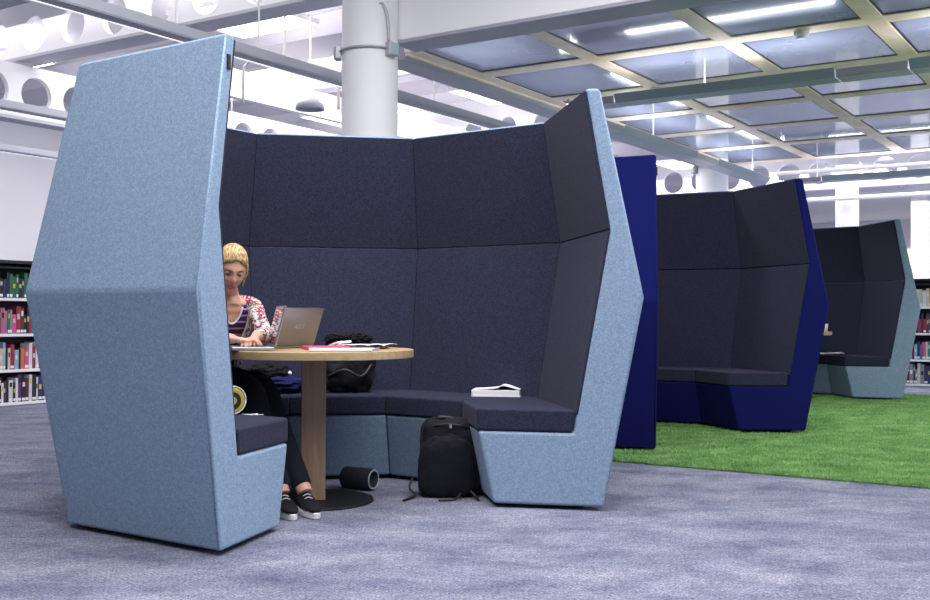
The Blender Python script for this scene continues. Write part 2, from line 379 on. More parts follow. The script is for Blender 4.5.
# beige duct and hanging bell lamp seen between the wing and the nearest column
t_ = thing('ceiling_duct', 'beige duct running behind the booth left of the nearest column', 'duct')
obj('duct_body', rbox(8.6, 17.0, 9.55, 9.95, 3.72, 3.98), M['beige'], t_, bevel=.01)
obj('duct_rail', rbox(8.6, 17.0, 9.45, 9.55, 3.60, 3.70), M['white'], t_, bevel=.006)
t_ = thing('bell_lamp', 'small pale bell shaped lamp hanging left of the nearest column', 'lamp', (-1.82, 12.45, 3.35))
prof = [(.02, .20), (.09, .18), (.15, .11), (.17, .0), (.16, .0), (.14, .10), (.02, .17)]
bm = bmesh.new(); rings(bm, [[(r_*math.cos(2*PI*k/28), r_*math.sin(2*PI*k/28), z) for k in range(28)] for r_, z in prof], False)
obj('shade', bm, M['lampsil'], t_, smooth=True)
bm = bmesh.new(); cyl(bm, (0, 0), .10, .03, .05, 24); obj('bulb', bm, M['teal'], t_)
bm = bmesh.new(); tube(bm, [(0, 0, .19), (0, 0, 1.4)], .008); obj('cord', bm, M['white'], t_)
# hooked pipes
for i, (x, y, l) in enumerate(((-2.42, 11.6, 'hooked grey pipe bracket beside the light blue wing'), (-1.42, 11.9, 'hooked grey pipe bracket near the nearest column'))):
    bm = bmesh.new(); tube(bm, smoothline([(0, 0, 0), (0, 0, .34), (.03, 0, .42), (.12, 0, .47), (.4, .15, .5), (.4, .15, 1.3)]), .015, 8)
    o = tag(obj('pipe_bracket', bm, M['beige'], smooth=True), l, 'bracket'); o.location = (x, y, 3.25)
# bright ceiling panels (the library's lights)
k = 0
PN = ['near the upper left corner', 'above the left bookcase', 'behind the perforated beam', 'left of the nearest column', 'just right of the nearest column', 'above the back of the near booth', 'beyond the near booth', 'between first and second columns', 'above the navy booth back', 'left of the second column', 'beyond the second column', 'between second and third columns', 'near the third column', 'beyond the third column']
spots = [(6.0, 13.2, 4.7), (8.6, 13.4, 4.7), (9.0, 9.0, 4.7), (11.6, 10.5, 4.7), (11.6, 7.4, 4.7), (14.2, 8.6, 4.7), (14.6, 12.0, 4.7), (17.5, 7.4, 4.7), (20.3, 7.4, 4.7), (20.3, 11, 4.7), (23.0, 9.0, 4.7), (26.0, 6, 4.7), (19.8, 2.0, 4.7), (29.5, 4, 4.7)]
for (a, b, z), pn in zip(spots, PN):
    t_ = thing('ceiling_light', 'bright flat ceiling light panel ' + pn, 'ceiling light', RM(a, b, 4.40), AX)
    bm = bmesh.new(); bx(bm, -.62, .62, -.62, -.6, 0, .06); bx(bm, -.62, .62, .6, .62, 0, .06); bx(bm, -.62, -.6, -.6, .6, 0, .06); bx(bm, .6, .62, -.6, .6, 0, .06)
    obj('light_frame', bm, M['white'], t_); obj('diffuser', bx(bmesh.new(), -.6, .6, -.6, .6, .01, .04), M['lampdown'], t_)
    bm = bmesh.new(); tube(bm, [(-.5, 0, .04), (-.5, 0, .35)], .01, 6); tube(bm, [(.5, 0, .04), (.5, 0, .35)], .01, 6); obj('suspension_rod', bm, M['white'], t_)
UPN = ['nearest the white beam', 'second from the white beam', 'above the middle of the grid', 'beyond the middle of the grid', 'above the far end of the grid']
for a, l in zip((8.6, 10.2, 11.9, 13.6, 15.3), UPN):
    t_ = thing('strip_light', 'long bright strip light seen through the glass ceiling, ' + l, 'ceiling light', RM(a, 4.9, 4.45), AX-PI/2)
    obj('lamp_body', bx(bmesh.new(), 0, 5.6, -.08, .08, .04, .07), M['white'], t_)
    obj('lamp_tube', bx(bmesh.new(), .05, 5.55, -.07, .07, .0, .04), M['lampup'], t_)
# far windows
wi = 0
for b0 in (-6, -3.2, -.4, 2.4, 5.2, 8, 10.8):
    wi += 1
    w = struct(obj('window_%d' % wi, rbox(43.74, 43.79, b0, b0+2.2, 1.9, 3.6), M['day']))
    bm = bmesh.new()
    for q_ in (0, .55, 1.1, 1.65, 2.2): rbox(43.68, 43.74, b0+q_-.03, b0+q_+.03, 1.9, 3.6, bm)
    rbox(43.68, 43.735, b0, b0+2.2, 2.7, 2.78, bm); obj('window_bars', bm, M['lampsil'], w)
for a0 in (16.5, 20, 23.5, 27):
    wi += 1
    w = struct(obj('window_%d' % wi, rbox(a0, a0+3.0, 16.43, 16.49, 2.0, 3.7), M['day']))
    bm = bmesh.new()
    for q_ in (0, 1, 2, 3): rbox(a0+q_-.03, a0+q_+.03, 16.37, 16.43, 2.0, 3.7, bm)
    obj('window_bars', bm, M['lampsil'], w)

# ------------------------------------------------------------------ turf
struct(obj('ground_turf', rbox(6.42, 14.1, -5, 5.35, .0005, .012), M['turf']))
def turf():
    n = 260000
    a = 6.41+np.random.rand(n)**1.35*7.7; b = -1.5+np.random.rand(n)*6.8
    x = a*UX-b*UY; y = a*UY+b*UX
    keep = (np.abs(x/np.maximum(y, .1)) < .56) & (y > 4.5)
    for cx, cy in ((1.447, 8.752), (3.731, 12.591)):
        d = np.hypot(x-cx, y-cy); th = -4.67 if cx < 2 else -17.5; an = (np.degrees(np.arctan2(y-cy, x-cx))-th) % 360; keep &= (d < .80) | (d > 1.26) | (an > 273)
    keep &= np.hypot(x-3.80, y-12.65) > .32; x = x[keep]; y = y[keep]; n = len(x)
    az = np.random.rand(n)*2*PI; h = .010+.016*np.random.rand(n); w = .0028+.003*np.random.rand(n); ln = .018*(np.random.rand(n)-.2); la = np.random.rand(n)*2*PI
    V = np.empty((n, 3, 3)); dx, dy = np.cos(az)*w, np.sin(az)*w
    V[:, 0] = np.stack([x-dx, y-dy, np.full(n, .010)], 1); V[:, 1] = np.stack([x+dx, y+dy, np.full(n, .010)], 1)
    V[:, 2] = np.stack([x+np.cos(la)*ln, y+np.sin(la)*ln, .010+h], 1)
    me = bpy.data.meshes.new('turf_pile'); me.vertices.add(3*n); me.vertices.foreach_set('co', V.ravel())
    me.loops.add(3*n); me.loops.foreach_set('vertex_index', np.arange(3*n, dtype=np.int32))
    me.polygons.add(n); me.polygons.foreach_set('loop_start', np.arange(0, 3*n, 3, dtype=np.int32)); me.polygons.foreach_set('loop_total', np.full(n, 3, dtype=np.int32))
    me.update(); me.validate()
    o = link_mesh('turf_pile', me, M['blades']); tag(o, 'green grass-like shaggy carpet pile under the two farther booths', 'grass carpet', kind='stuff')
turf()

# ------------------------------------------------------------------ booths
G = dict(Rb=1.352, Rk=1.544, Rt=1.326, rt=1.259, rk=1.382, rs=1.224, ri=.714, rb=.796, zk=1.047, H=2.074, zik=1.376, zs=.491, zc=.378)
TURN = 45.354
def booth(label, cx, cy, th, shell, z0=0):
    root = thing('lounge_booth', label, 'booth', (cx, cy, z0))
    def P(k, r, z, inset=0.0, off=True):
        a = R(th+k*TURN); p = Vector((r*math.cos(a), r*math.sin(a), z))
        if k in (0, 6):
            sg = 1 if k == 0 else -1; ta = a+sg*R(90+22.5)
            p += Vector((math.cos(ta), math.sin(ta), 0))*(.028+.058*(r-G['ri']))
        return p
    def inset(k, A, B, da, db):
        """pull the two end loops towards each other by da / db"""
        out = []
        for p, q in zip(A, B):
            d = (q-p).normalized(); out.append((p+d*da, q-d*db))
        return [o[0] for o in out], [o[1] for o in out]
    sl = (G['rk']-G['rs'])/(G['zik']-G['zs']); rsc = G['rs']-sl*(G['zs']-G['zc'])
    prof = [(G['Rb'], .02), (G['Rk'], G['zk']), (G['Rt'], G['H']), (G['rt'], G['H']), (G['rk'], G['zik']), (rsc, G['zc']), (G['ri'], G['zc']), (G['rb'], .02)]
    up = [(G['rt']+.003, G['H']-.012), (G['rt']-.012, G['H']-.012), (G['rk']-.012, G['zik']+.004), (G['rk']+.002, G['zik']+.004)]
    lo = [(G['rk']+.002, G['zik']-.002), (G['rk']-.012, G['zik']-.002), (G['rs']-.012, G['zs']-.02), (G['rs']+.003, G['zs']-.02)]
    cu = [(G['ri']-.006, G['zc']+.002), (rsc-.004, G['zc']+.002), (G['rs']-.014, G['zs']), (G['ri']-.006, G['zs'])]
    pl = [(G['Rb']-.08, 0.001), (G['Rb']-.08, .022), (G['rb']+.08, .022), (G['rb']+.08, 0.001)]
    for k in range(6):
        e0 = .0 if k == 0 else .0012; e1 = .0 if k == 5 else .0012
        def solid(pf, d0, d1): return inset(k, [P(k, r, z) for r, z in pf], [P(k+1, r, z) for r, z in pf], d0, d1)
        obj('shell_panel', prism(bmesh.new(), *solid(prof, e0, e1)), shell, root, bevel=.016, seg=3)
        i0 = .006 if k == 0 else .0012; i1 = .006 if k == 5 else .0012
        tag(obj('back_panel', prism(bmesh.new(), *solid(up, i0, i1)), M['charcoal'], root, bevel=.004), 'charcoal upper back panel')
        tag(obj('back_panel', prism(bmesh.new(), *solid(lo, i0, i1)), M['charcoal'], root, bevel=.004), 'charcoal lower back panel')
        tag(obj('seat_cushion', prism(bmesh.new(), *solid(cu, .002, .002)), M['charcoal'], root, bevel=.014, seg=3), 'charcoal seat cushion')
        obj('plinth', prism(bmesh.new(), *solid(pl, .08 if k == 0 else 0, .08 if k == 5 else 0)), M['plinth'], root)
    # piping along both open ends
    for k in (0, 6):
        pts = []
        for r, z in (prof[0], prof[1], prof[2], prof[3]): pts.append(P(k, r+.0, z))
        q = P(k+(1 if k == 0 else -1), prof[0][0], prof[0][1]); d = (q-pts[0]).normalized()
        c = Vector((math.cos(R(th+k*TURN)), math.sin(R(th+k*TURN)), 0))
        pts = [p+d*.012-c*(.004)+c*.004 for p in pts]
        bm = bmesh.new(); tube(bm, [pts[0]+Vector((0, 0, .02)), pts[1], pts[2]-Vector((0, 0, .014))], .0055, 6); obj('piping', bm, shell, root, smooth=True)
    # small fabric tag on the left end
    a0 = P(6, G['rt']+.045, 1.985); q = P(6, G['Rt'], 1.985); d = (q-a0).normalized(); n = (P(6, G['Rt'], 1.9)-P(5, G['Rt'], 1.9)).normalized()
    n = (n-d*n.dot(d)).normalized()
    Mx = Matrix((( *d, 0), (*n, 0), (0, 0, 1, 0), (0, 0, 0, 1))).transposed(); Mx.translation = P(6, (G['rt']+G['Rt'])/2+.031, 1.955)
    bm = bmesh.new(); bx(bm, -.011, .011, -.006, .008, -.03, .03, Mx); tag(obj('fabric_tag', bm, M['black'], root, bevel=.002), 'black fabric tag')
    return root
booth('near light blue high-backed booth with charcoal lining around the round table', -.620, 5.495, -14.057, M['lightblue'])
booth('navy high-backed booth with charcoal lining, middle of the three', 1.447, 8.752, -4.67, M['navy'], .0125)
booth('farthest light blue high-backed booth standing on the green turf by the right bookcase', 3.731, 12.591, -17.5, M['lightblue'], .0125)

# ------------------------------------------------------------------ tables
def table(label, x, y, z=0):
    t_ = thing('round_table', label, 'table', (x, y, z))
    bm = bmesh.new(); cyl(bm, (0, 0), .512, .737, .778, 96); obj('tabletop', bm, M['oak'], t_, bevel=.004)
    bm = bmesh.new(); bx(bm, -.062, .062, -.062, .062, .012, .737); l = obj('leg', bm, M['oakleg'], t_, bevel=.004); l.rotation_euler = (0, 0, R(8))
    bm = bmesh.new(); cyl(bm, (0, 0), .31, .0, .012, 72); obj('base_plate', bm, M['black'], t_, bevel=.003)
    return t_
table('round oak table on one square leg inside the near booth', -.774, 5.50)
ft = table('round oak table mostly hidden inside the farthest booth', 3.80, 12.65, .0125)
ZT = .779

# ------------------------------------------------------------------ laptops
def laptop(label, hinge, ang, tilt, w, dp, lid_h, lidmat, logo=None):
    """hinge centre on the table; ang = azimuth of the direction away from the user"""
    t_ = thing('laptop', label, 'laptop', hinge, ang)
    # local +x is away from the user, base extends towards -x
    obj('base', bx(bmesh.new(), -dp, 0, -w/2, w/2, .002, .018), M['alu'], t_, bevel=.003)
    bm = bmesh.new()
    for r_ in range(5):
        for c_ in range(13):
            y0 = -w/2+.02+c_*(w-.04)/13; bx(bm, -.035-(r_+1)*.0175, -.035-(r_+1)*.0175+.0145, y0, y0+(w-.04)/13-.003, .018, .0205)
    obj('keyboard', bm, M['keys'], t_)
    obj('touchpad', bx(bmesh.new(), -dp+.01, -dp+.065, -.045, .045, .018, .019), M['lampsil'], t_)
    Mx = Matrix.Translation((0, 0, .016)) @ Matrix.Rotation(tilt, 4, 'Y')
    obj('lid', bx(bmesh.new(), 0, .007, -w/2, w/2, 0, lid_h, Mx), lidmat, t_, bevel=.0025)
    obj('bezel', bx(bmesh.new(), -.0012, 0, -w/2+.004, w/2-.004, .004, lid_h-.004, Mx), M['alu'] , t_)
    tag(obj('screen', bx(bmesh.new(), -.002, -.0012, -w/2+.014, w/2-.014, .018, lid_h-.014, Mx), M['screen'], t_), 'dark glossy screen')
    bm = bmesh.new(); tube(bm, [(0, -w*.4, .016), (0, w*.4, .016)], .006, 10); obj('hinge', bm, M['keys'], t_)
    if logo:
        cu = bpy.data.curves.new('logo', 'FONT'); cu.body = logo; cu.size = .034; cu.align_x = 'CENTER'; cu.align_y = 'CENTER'; cu.extrude = .0004; cu.shear = .25
        o = bpy.data.objects.new('logo', cu); COL.objects.link(o); me = bake(o); bpy.data.objects.remove(o)
        L = Mx @ Matrix.Translation((.0076, 0, lid_h*.5)) @ Matrix(((0, 0, 1, 0), (1, 0, 0, 0), (0, 1, 0, 0), (0, 0, 0, 1)))
        me.transform(L); link_mesh('logo', me, M['alu'], t_)
    return t_
laptop('open silver laptop seen edge-on under the hands of the seated person', (-.958, 5.275, ZT), R(18), R(14), .29, .20, .208, M['alu'])
laptop('grey laptop with its lid back facing the room, right of the silver laptop', (-.90, 5.60, ZT), R(-31), R(20), .33, .19, .208, M['lid'], 'ASUS')

# ------------------------------------------------------------------ papers and books on the table
def sheet(name, label, cat, loc, rz, w, d, h, m, part=None, wave=.0):
    bm = bmesh.new(); nx, ny = 10, 8; top = []; 
    loops = []
    for j in range(ny+1):
        row = []
        for i in range(nx+1):
            x = -w/2+w*i/nx; y = -d/2+d*j/ny
            row.append((x, y, h+wave*abs(math.sin(i*.9+j*.4))*(i/nx)))
        loops.append(row)
    vt = [[bm.verts.new(p) for p in r] for r in loops]; vb = [[bm.verts.new((p[0], p[1], .0005+(p[2]-h)*.98)) for p in r] for r in loops]
    for j in range(ny):
        for i in range(nx):
            bm.faces.new((vt[j][i], vt[j][i+1], vt[j+1][i+1], vt[j+1][i])); bm.faces.new((vb[j][i], vb[j+1][i], vb[j+1][i+1], vb[j][i+1]))
    for i in range(nx): bm.faces.new((vt[0][i], vb[0][i], vb[0][i+1], vt[0][i+1])); bm.faces.new((vt[ny][i], vt[ny][i+1], vb[ny][i+1], vb[ny][i]))
    for j in range(ny): bm.faces.new((vt[j][0], vt[j+1][0], vb[j+1][0], vb[j][0])); bm.faces.new((vt[j][nx], vb[j][nx], vb[j+1][nx], vt[j+1][nx]))
    o = obj(name, bm, m, None, loc); o.rotation_euler = (0, 0, rz); return tag(o, label, cat)
def closedbook(name, label, loc, rz, w, d, h, cover, pages=None, cat='book'):
    t_ = thing(name, label, cat, loc, rz)
    bm = bmesh.new(); bx(bm, -w/2, w/2, -d/2, d/2, 0, .003); bx(bm, -w/2, w/2, -d/2, d/2, h-.003, h); bx(bm, -w/2, -w/2+.003, -d/2, d/2, .003, h-.003)
    obj('cover', bm, cover, t_); obj('page_block', bx(bmesh.new(), -w/2+.003, w/2-.004, -d/2+.004, d/2-.004, .0031, h-.0031), pages or M['whitepaper'], t_); return t_
sheet('notepad', 'open white notepad lying flat in front of the grey laptop', 'notepad', (-.60, 5.20, ZT+.001), R(6), .30, .19, .010, M['whitepaper'])
closedbook('pink_folder', 'pink folder lying on the table beside the grey laptop', (-.70, 5.40, ZT+.001), R(20), .22, .17, .016, M['pink'])
closedbook('notebook', 'dark blue notebook under loose sheets at the back of the papers', (-.52, 5.60, ZT+.001), R(-12), .21, .17, .014, M['bluecloth'])
sheet('loose_paper', 'loose white sheets curling on top of the dark blue notebook', 'paper', (-.51, 5.58, ZT+.0165), R(-20), .26, .19, .003, M['whitepaper'], wave=.008)
sheet('exercise_book', 'thin lilac exercise book at the right end of the papers', 'exercise book', (-.505, 5.36, ZT+.001), R(-5), .13, .16, .007, M['lilac'])
# earphones
bm = bmesh.new(); tube(bm, smoothline([(-.66, 5.60, ZT+.02), (-.64, 5.62, ZT+.03), (-.60, 5.62, ZT+.035), (-.62, 5.58, ZT+.033), (-.66, 5.57, ZT+.03), (-.72, 5.62, ZT+.005), (-.69, 5.66, ZT+.004)]), .006, 8)
tag(obj('earphones', bm, M['trimwhite'], smooth=True), 'tangled white earphones beside the grey laptop on the papers', 'earphones')

# ------------------------------------------------------------------ lumpy soft things
def blob(name, loc, size, m, parent=None, seed=0, amp=.12, freq=3.0, power=2.6, flat=True, sub=5, taper=0, rz=0):
    bm = bmesh.new(); bmesh.ops.create_icosphere(bm, subdivisions=sub, radius=1)
    for v in bm.verts:
        p = v.co.copy(); L = (abs(p.x)**power+abs(p.y)**power+abs(p.z)**power)**(1/power); p /= L
        n = mnoise.noise(p*freq+Vector((seed, seed*1.7, 0)))*amp+mnoise.noise(p*freq*2.6+Vector((seed, 3, 1)))*amp*.5; p *= 1+n
        k = 1-taper*(p.z*.5+.5); p.x *= k; p.y *= k
        v.co = Vector((p.x*size[0], p.y*size[1], max(-1.0, p.z)*size[2]+size[2]))
    if flat:
        for v in bm.verts: v.co.z = max(v.co.z, 0.0)
    o = obj(name, bm, m, parent, loc, smooth=True); o.rotation_euler = (0, 0, rz); return o
# backpack on the floor
t_ = thing('backpack', 'black backpack standing on the carpet against the seat base', 'backpack', (-.085, 5.70, 0), R(4))
blob('bag_body', (0, 0, 0.002), (.165, .11, .203), M['blackcloth'], t_, 2, .07, 2.4, 6, taper=.16)
blob('front_pocket', (-.01, -.09, 0.004), (.145, .035, .16), M['blackcloth'], t_, 5, .10, 2.2, 3.2)
bm = bmesh.new(); tube(bm, smoothline([(-.09, -.02, .385), (-.05, -.05, .415), (.02, -.05, .41), (.06, -.02, .385)]), .011, 8); obj('carry_handle', bm, M['black'], t_, smooth=True)
bm = bmesh.new(); tube(bm, smoothline([(-.10, -.075, .37), (-.03, -.10, .385), (.05, -.10, .38), (.13, -.07, .355)]), .005, 6); obj('zip', bm, M['black'], t_, smooth=True)
bm = bmesh.new(); bx(bm, .000, .012, -.108, -.100, .365, .385); tag(obj('zip_pull', bm, M['alu'], t_), 'bright metal zip pull')
bm = bmesh.new(); tube(bm, smoothline([(.16, -.02, .36), (.20, -.06, .25), (.205, -.08, .12), (.22, -.05, .03)]), .007, 6); obj('shoulder_strap', bm, M['teal'], t_, smooth=True)
bm = bmesh.new(); tube(bm, smoothline([(-.19, -.05, .10), (-.205, -.08, .05), (-.175, -.10, .02), (-.215, -.16, .008), (-.24, -.20, .006)]), .007, 6); obj('strap_end', bm, M['black'], t_, smooth=True)
bm = bmesh.new(); tube(bm, smoothline([(.06, -.14, .03), (.02, -.19, .008), (-.06, -.20, .006)]), .006, 6); obj('strap_end', bm, M['black'], t_, smooth=True)
bm = bmesh.new(); tube(bm, smoothline([(.11, -.12, .04), (.14, -.16, .012), (.145, -.20, .006)]), .007, 6); obj('strap_end', bm, M['black'], t_, smooth=True)
# rucksack on the seat behind the table
t_ = thing('rucksack', 'slumped black rucksack on the back seat behind the table', 'rucksack', (-.70, 6.42, .4915), R(15))
blob('bag_body', (0, 0, 0), (.17, .11, .165), M['blackcloth'], t_, 9, .14, 2.6, 2.8, taper=.12)
blob('fur_hood', (.0, -.02, .27), (.135, .075, .045), M['blackcloth'], t_, 12, .3, 7, 2.0, flat=False)
bm = bmesh.new(); tube(bm, smoothline([(-.13, -.09, .10), (-.04, -.135, .14), (.06, -.13, .10), (.13, -.08, .17)]), .010, 6); obj('shoulder_strap', bm, M['black'], t_, smooth=True)
# navy jacket on the seat
t_ = thing('navy_jacket', 'crumpled navy jacket on the back seat left of the table leg', 'jacket', (-1.13, 6.32, .4915), R(20))
blob('jacket_body', (0, 0, 0), (.19, .12, .05), M['bluecloth'], t_, 21, .18, 3, 2.6)
blob('hood', (-.02, .02, .07), (.115, .09, .055), M['blackcloth'], t_, 25, .2, 3, 2.2, flat=False)
bm = bmesh.new(); bmesh.ops.create_icosphere(bm, subdivisions=3, radius=.012); tag(obj('toggle', bm, M['trimwhite'], t_, (.085, -.075, .12), smooth=True), 'shiny white toggle')
# leaflet
o = sheet('folded_leaflet', 'narrow folded white leaflet beside the knees of the seated person', 'leaflet', (-1.165, 6.02, .4925), R(-15), .13, .035, .004, M['whitepaper'], wave=.004)
# round pouch + keys on the left end seat
t_ = thing('round_pouch', 'yellow and black round pouch on the left end seat cushion', 'pouch', (-1.078, 4.945, .4915), R(-60))
for rr, w, mm, nm in ((.062, .05, 'yellow', 'pouch_body'), (.045, .056, 'black', 'pouch_side'), (.022, .06, 'yellow', 'pouch_badge')):
    bm = bmesh.new(); n = 32
    rings(bm, [[(s*w/2, rr*k2*math.cos(2*PI*k/n), .064+rr*k2*math.sin(2*PI*k/n)) for k in range(n)] for s, k2 in ((-1, .86), (-.7, 1), (.7, 1), (1, .86))]); obj(nm, bm, M[mm], t_, smooth=False)
bm = bmesh.new(); tube(bm, [(.022, .064*math.cos(2*PI*k/32), .067+.064*math.sin(2*PI*k/32)) for k in range(0, 33)], .003, 6); obj('piping', bm, M['trimwhite'], t_, smooth=True)
t_ = thing('key_bunch', 'small bunch of silver keys on the left end seat cushion', 'keys', (-.975, 4.90, .4915))
bm = bmesh.new(); tube(bm, [(.012*math.cos(2*PI*k/20), .012*math.sin(2*PI*k/20), .003) for k in range(21)], .0015, 6); obj('key_ring', bm, M['alu'], t_)
for g in (10, 70, 150):
    bm = bmesh.new(); Mx = Matrix.Rotation(R(g), 4, 'Z'); bx(bm, .012, .03, -.009, .009, .002, .0045, Mx); bx(bm, .03, .055, -.003, .003, .002, .0045, Mx); obj('key', bm, M['whitepaper'], t_)
# dark cylinder under the table
t_ = thing('foam_roller', 'dark grey hollow-ended roller lying on the carpet behind the table foot', 'roller', (-.575, 5.87, .0605), R(-28))
bm = bmesh.new(); n = 40
rings(bm, [[(x, r_*math.cos(2*PI*k/n), r_*math.sin(2*PI*k/n)) for k in range(n)] for x, r_ in ((-.095, .052), (-.088, .059), (.088, .059), (.095, .055), (.095, .042), (.07, .038))]); obj('roll_body', bm, M['darkgrey'], t_, smooth=True)
bm = bmesh.new(); tube(bm, [(.092, .05*math.cos(2*PI*k/32), .05*math.sin(2*PI*k/32)) for k in range(33)], .006, 6); obj('end_rim', bm, M['teal'], t_, smooth=True)
# paperback lying on the right seat
t_ = thing('paperback', 'thick white paperback with its cover lifting on the right seat', 'book', (.195, 6.20, .4915), R(-7))
obj('page_block', bx(bmesh.new(), -.14, .13, -.09, .09, .003, .036), M['whitepaper'], t_, bevel=.003)
bm = bmesh.new(); bx(bm, -.145, .135, -.095, .095, 0, .003); bx(bm, -.145, -.142, -.095, .095, .003, .037); obj('cover', bm, M['white'], t_)
bm = bmesh.new(); pf = smoothline([(-.14, 0, .038), (-.06, 0, .043), (.0, 0, .050), (.04, 0, .064), (.13, 0, .040)], 5)
prism(bm, [(p.x, -.088, p.z) for p in pf]+[(p.x, -.088, p.z-.003) for p in reversed(pf)], [(p.x, .088, p.z) for p in pf]+[(p.x, .088, p.z-.003) for p in reversed(pf)]); obj('lifted_pages', bm, M['whitepaper'], t_, smooth=False)
# items of the farthest booth
sheet('open_magazine', 'open white magazine on the seat of the farthest booth', 'magazine', (4.53, 13.25, .5045), R(5), .27, .18, .012, M['whitepaper'], wave=.012)
bm = bmesh.new(); rings(bm, [[(r_*math.cos(2*PI*k/24), r_*math.sin(2*PI*k/24), z) for k in range(24)] for r_, z in ((.026, 0), (.036, .09), (.033, .09), (.024, .005))])
o = tag(obj('paper_cup', bm, M['whitepaper'], smooth=True), 'small white paper cup on the table of the farthest booth', 'cup'); o.location = (4.23, 12.57, ZT+.0125)

# ------------------------------------------------------------------ bookcases
CN = {'crimson': (.30, .02, .05), 'navy': (.02, .03, .14), 'black': (.012, .012, .018), 'forest green': (.02, .13, .07), 'teal': (.02, .22, .20), 'white': (.68, .67, .70), 'yellow': (.65, .50, .06),
      'pink': (.62, .08, .28), 'orange': (.60, .17, .03), 'brown': (.14, .07, .045), 'pale blue': (.30, .42, .60), 'cream': (.58, .52, .38), 'purple': (.13, .03, .16), 'grey': (.22, .22, .26), 'maroon': (.12, .015, .03)}
BM = {k: mat('book ' + k, v, .55) for k, v in CN.items()}
used = set()
LV = [.035, .375, .745, 1.115]; LN = ['bottom', 'second', 'third', 'top']
def bookcase(label, origin, rz, width, fill0, fill1, which, rows):
    """local x along the shelf, local -y is the front"""
    t_ = thing('bookcase', label, 'bookcase', origin, rz)
    for x in (0, width-.02): obj('side_panel', bx(bmesh.new(), x, x+.02, 0, .30, 0, 1.47), M['steel'], t_)
    obj('back_panel', bx(bmesh.new(), .02, width-.02, .285, .30, .02, 1.47), M['black'], t_)
    for z in LV: obj('shelf', bx(bmesh.new(), .02, width-.02, -.005, .285, z-.03, z), M['white'], t_, bevel=.003)
    tag(obj('top_board', bx(bmesh.new(), -.02, width+.02, -.02, .31, 1.47, 1.505), M['black'], t_, bevel=.003), 'black top board')
    tag(obj('inner_top', bx(bmesh.new(), .02, width-.02, 0, .284, 1.42, 1.438), M['black'], t_), 'black board under the top')
    Mw = Matrix.Translation(origin) @ Matrix.Rotation(rz, 4, 'Z')
    for li, z in enumerate(LV):
        cols_ = []; x = fill0; seq = []
        while x < fill1:
            w = random.uniform(.022, .05); seq.append((x, w)); x += w+.0015
        pal = rows[li]; names = [random.choice(pal) for _ in seq]
        for i, ((x, w), nm) in enumerate(zip(seq, names)):
            for tr in range(60):
                l = names[i-1] if i else 'the end'; r_ = names[i+1] if i+1 < len(names) else 'the end'
                size = 'thin' if w < .031 else ('thick' if w > .041 else 'medium')
                lab = '%s %s book between %s and %s ones, %s shelf, %s bookcase' % (size, names[i], l, r_, LN[li], which)
                if lab not in used: break
                names[i] = random.choice(list(CN))
            used.add(lab)
            nm = names[i]; h = random.uniform(.19, .285) if li < 3 else random.uniform(.19, .27); d = random.uniform(.15, .20)
            b = thing('book', lab, 'book', Mw @ Vector((x, .012+random.uniform(0, .012), z+.0005)), rz, 'books on the %s shelf of the %s bookcase' % (LN[li], which))
            obj('cover', bx(bmesh.new(), 0, w, 0, d, 0, h), BM[nm], b)
            if random.random() < .55:
                tag(obj('spine_label', bx(bmesh.new(), w*.08, w*.92, -.0012, 0, .012, .04), M['whitepaper'], b), 'white shelf label')
            if random.random() < .5:
                z0 = h*random.uniform(.45, .7); obj('title_panel', bx(bmesh.new(), w*.2, w*.8, -.001, 0, z0, z0+h*.2), BM[random.choice(['cream', 'white', 'yellow', 'black'])], b)
dark = ['black', 'navy', 'maroon', 'black', 'purple', 'grey']
bookcase('white shelved bookcase with black top at the left edge of the view', RM(6.25, 9.98, 0), AX, .99, .025, .92, 'left',
         [['black', 'purple', 'navy', 'black', 'white', 'maroon', 'white'], ['white', 'yellow', 'pink', 'cream', 'pale blue', 'crimson', 'orange', 'white', 'black'], ['forest green', 'black', 'pink', 'grey', 'crimson', 'maroon', 'teal'], ['black', 'navy', 'grey', 'forest green', 'black']])
bookcase('white shelved bookcase with black top at the right edge behind the farthest booth', RM(16.0, 3.33, 0), AX-PI/2, .99, .025, .80, 'right',
         [['black', 'maroon', 'grey', 'cream', 'brown', 'forest green', 'navy'], ['teal', 'forest green', 'cream', 'maroon', 'pale blue', 'teal', 'navy'], ['navy', 'maroon', 'crimson', 'purple', 'navy', 'brown'], ['cream', 'orange', 'white', 'brown', 'cream', 'crimson']])

#PERSON_BEGIN
# ------------------------------------------------------------------ seated person
F = Vector((.574, -.819, 0)); LFT = Vector((.819, .574, 0)); UP = Vector((0, 0, 1))
def loft(bm, secs, n=40, cap=True, e=2.3):
    """secs: (centre, side axis, depth axis, half width, half depth)"""
    loops = []
    for c, s, d, w, h in secs:
        L = []
        for k in range(n):
            a = 2*PI*k/n; cx, sy = math.cos(a), math.sin(a)
            L.append(Vector(c)+s*(math.copysign(abs(cx)**(2/e), cx)*w)+d*(math.copysign(abs(sy)**(2/e), sy)*h))
        loops.append(L)
    return rings(bm, loops, cap)
def interp(keys, m):
    out = []
    for (a, b) in zip(keys, keys[1:]):
        for i in range(m):
            t_ = i/m; u = t_*t_*(3-2*t_)
            out.append(tuple((a[q].lerp(b[q], t_ if q == 0 else u) if isinstance(a[q], Vector) else a[q]+(b[q]-a[q])*u) for q in range(5)))
    out.append(keys[-1]); return out
def bentube(bm, pts, rad, m=6, n=16):
    P = smoothline(pts, m); rs = []
    for i in range(len(P)):
        t_ = i/(len(P)-1)*(len(rad)-1); j = min(int(t_), len(rad)-2); rs.append(rad[j]+(rad[j+1]-rad[j])*(t_-j))
    return tube(bm, P, rs, n)
PEL = Vector((-1.40, 5.83, .585)); NECK = Vector((-1.235, 5.635, 1.045)); HD = Vector((-1.213, 5.535, 1.187))
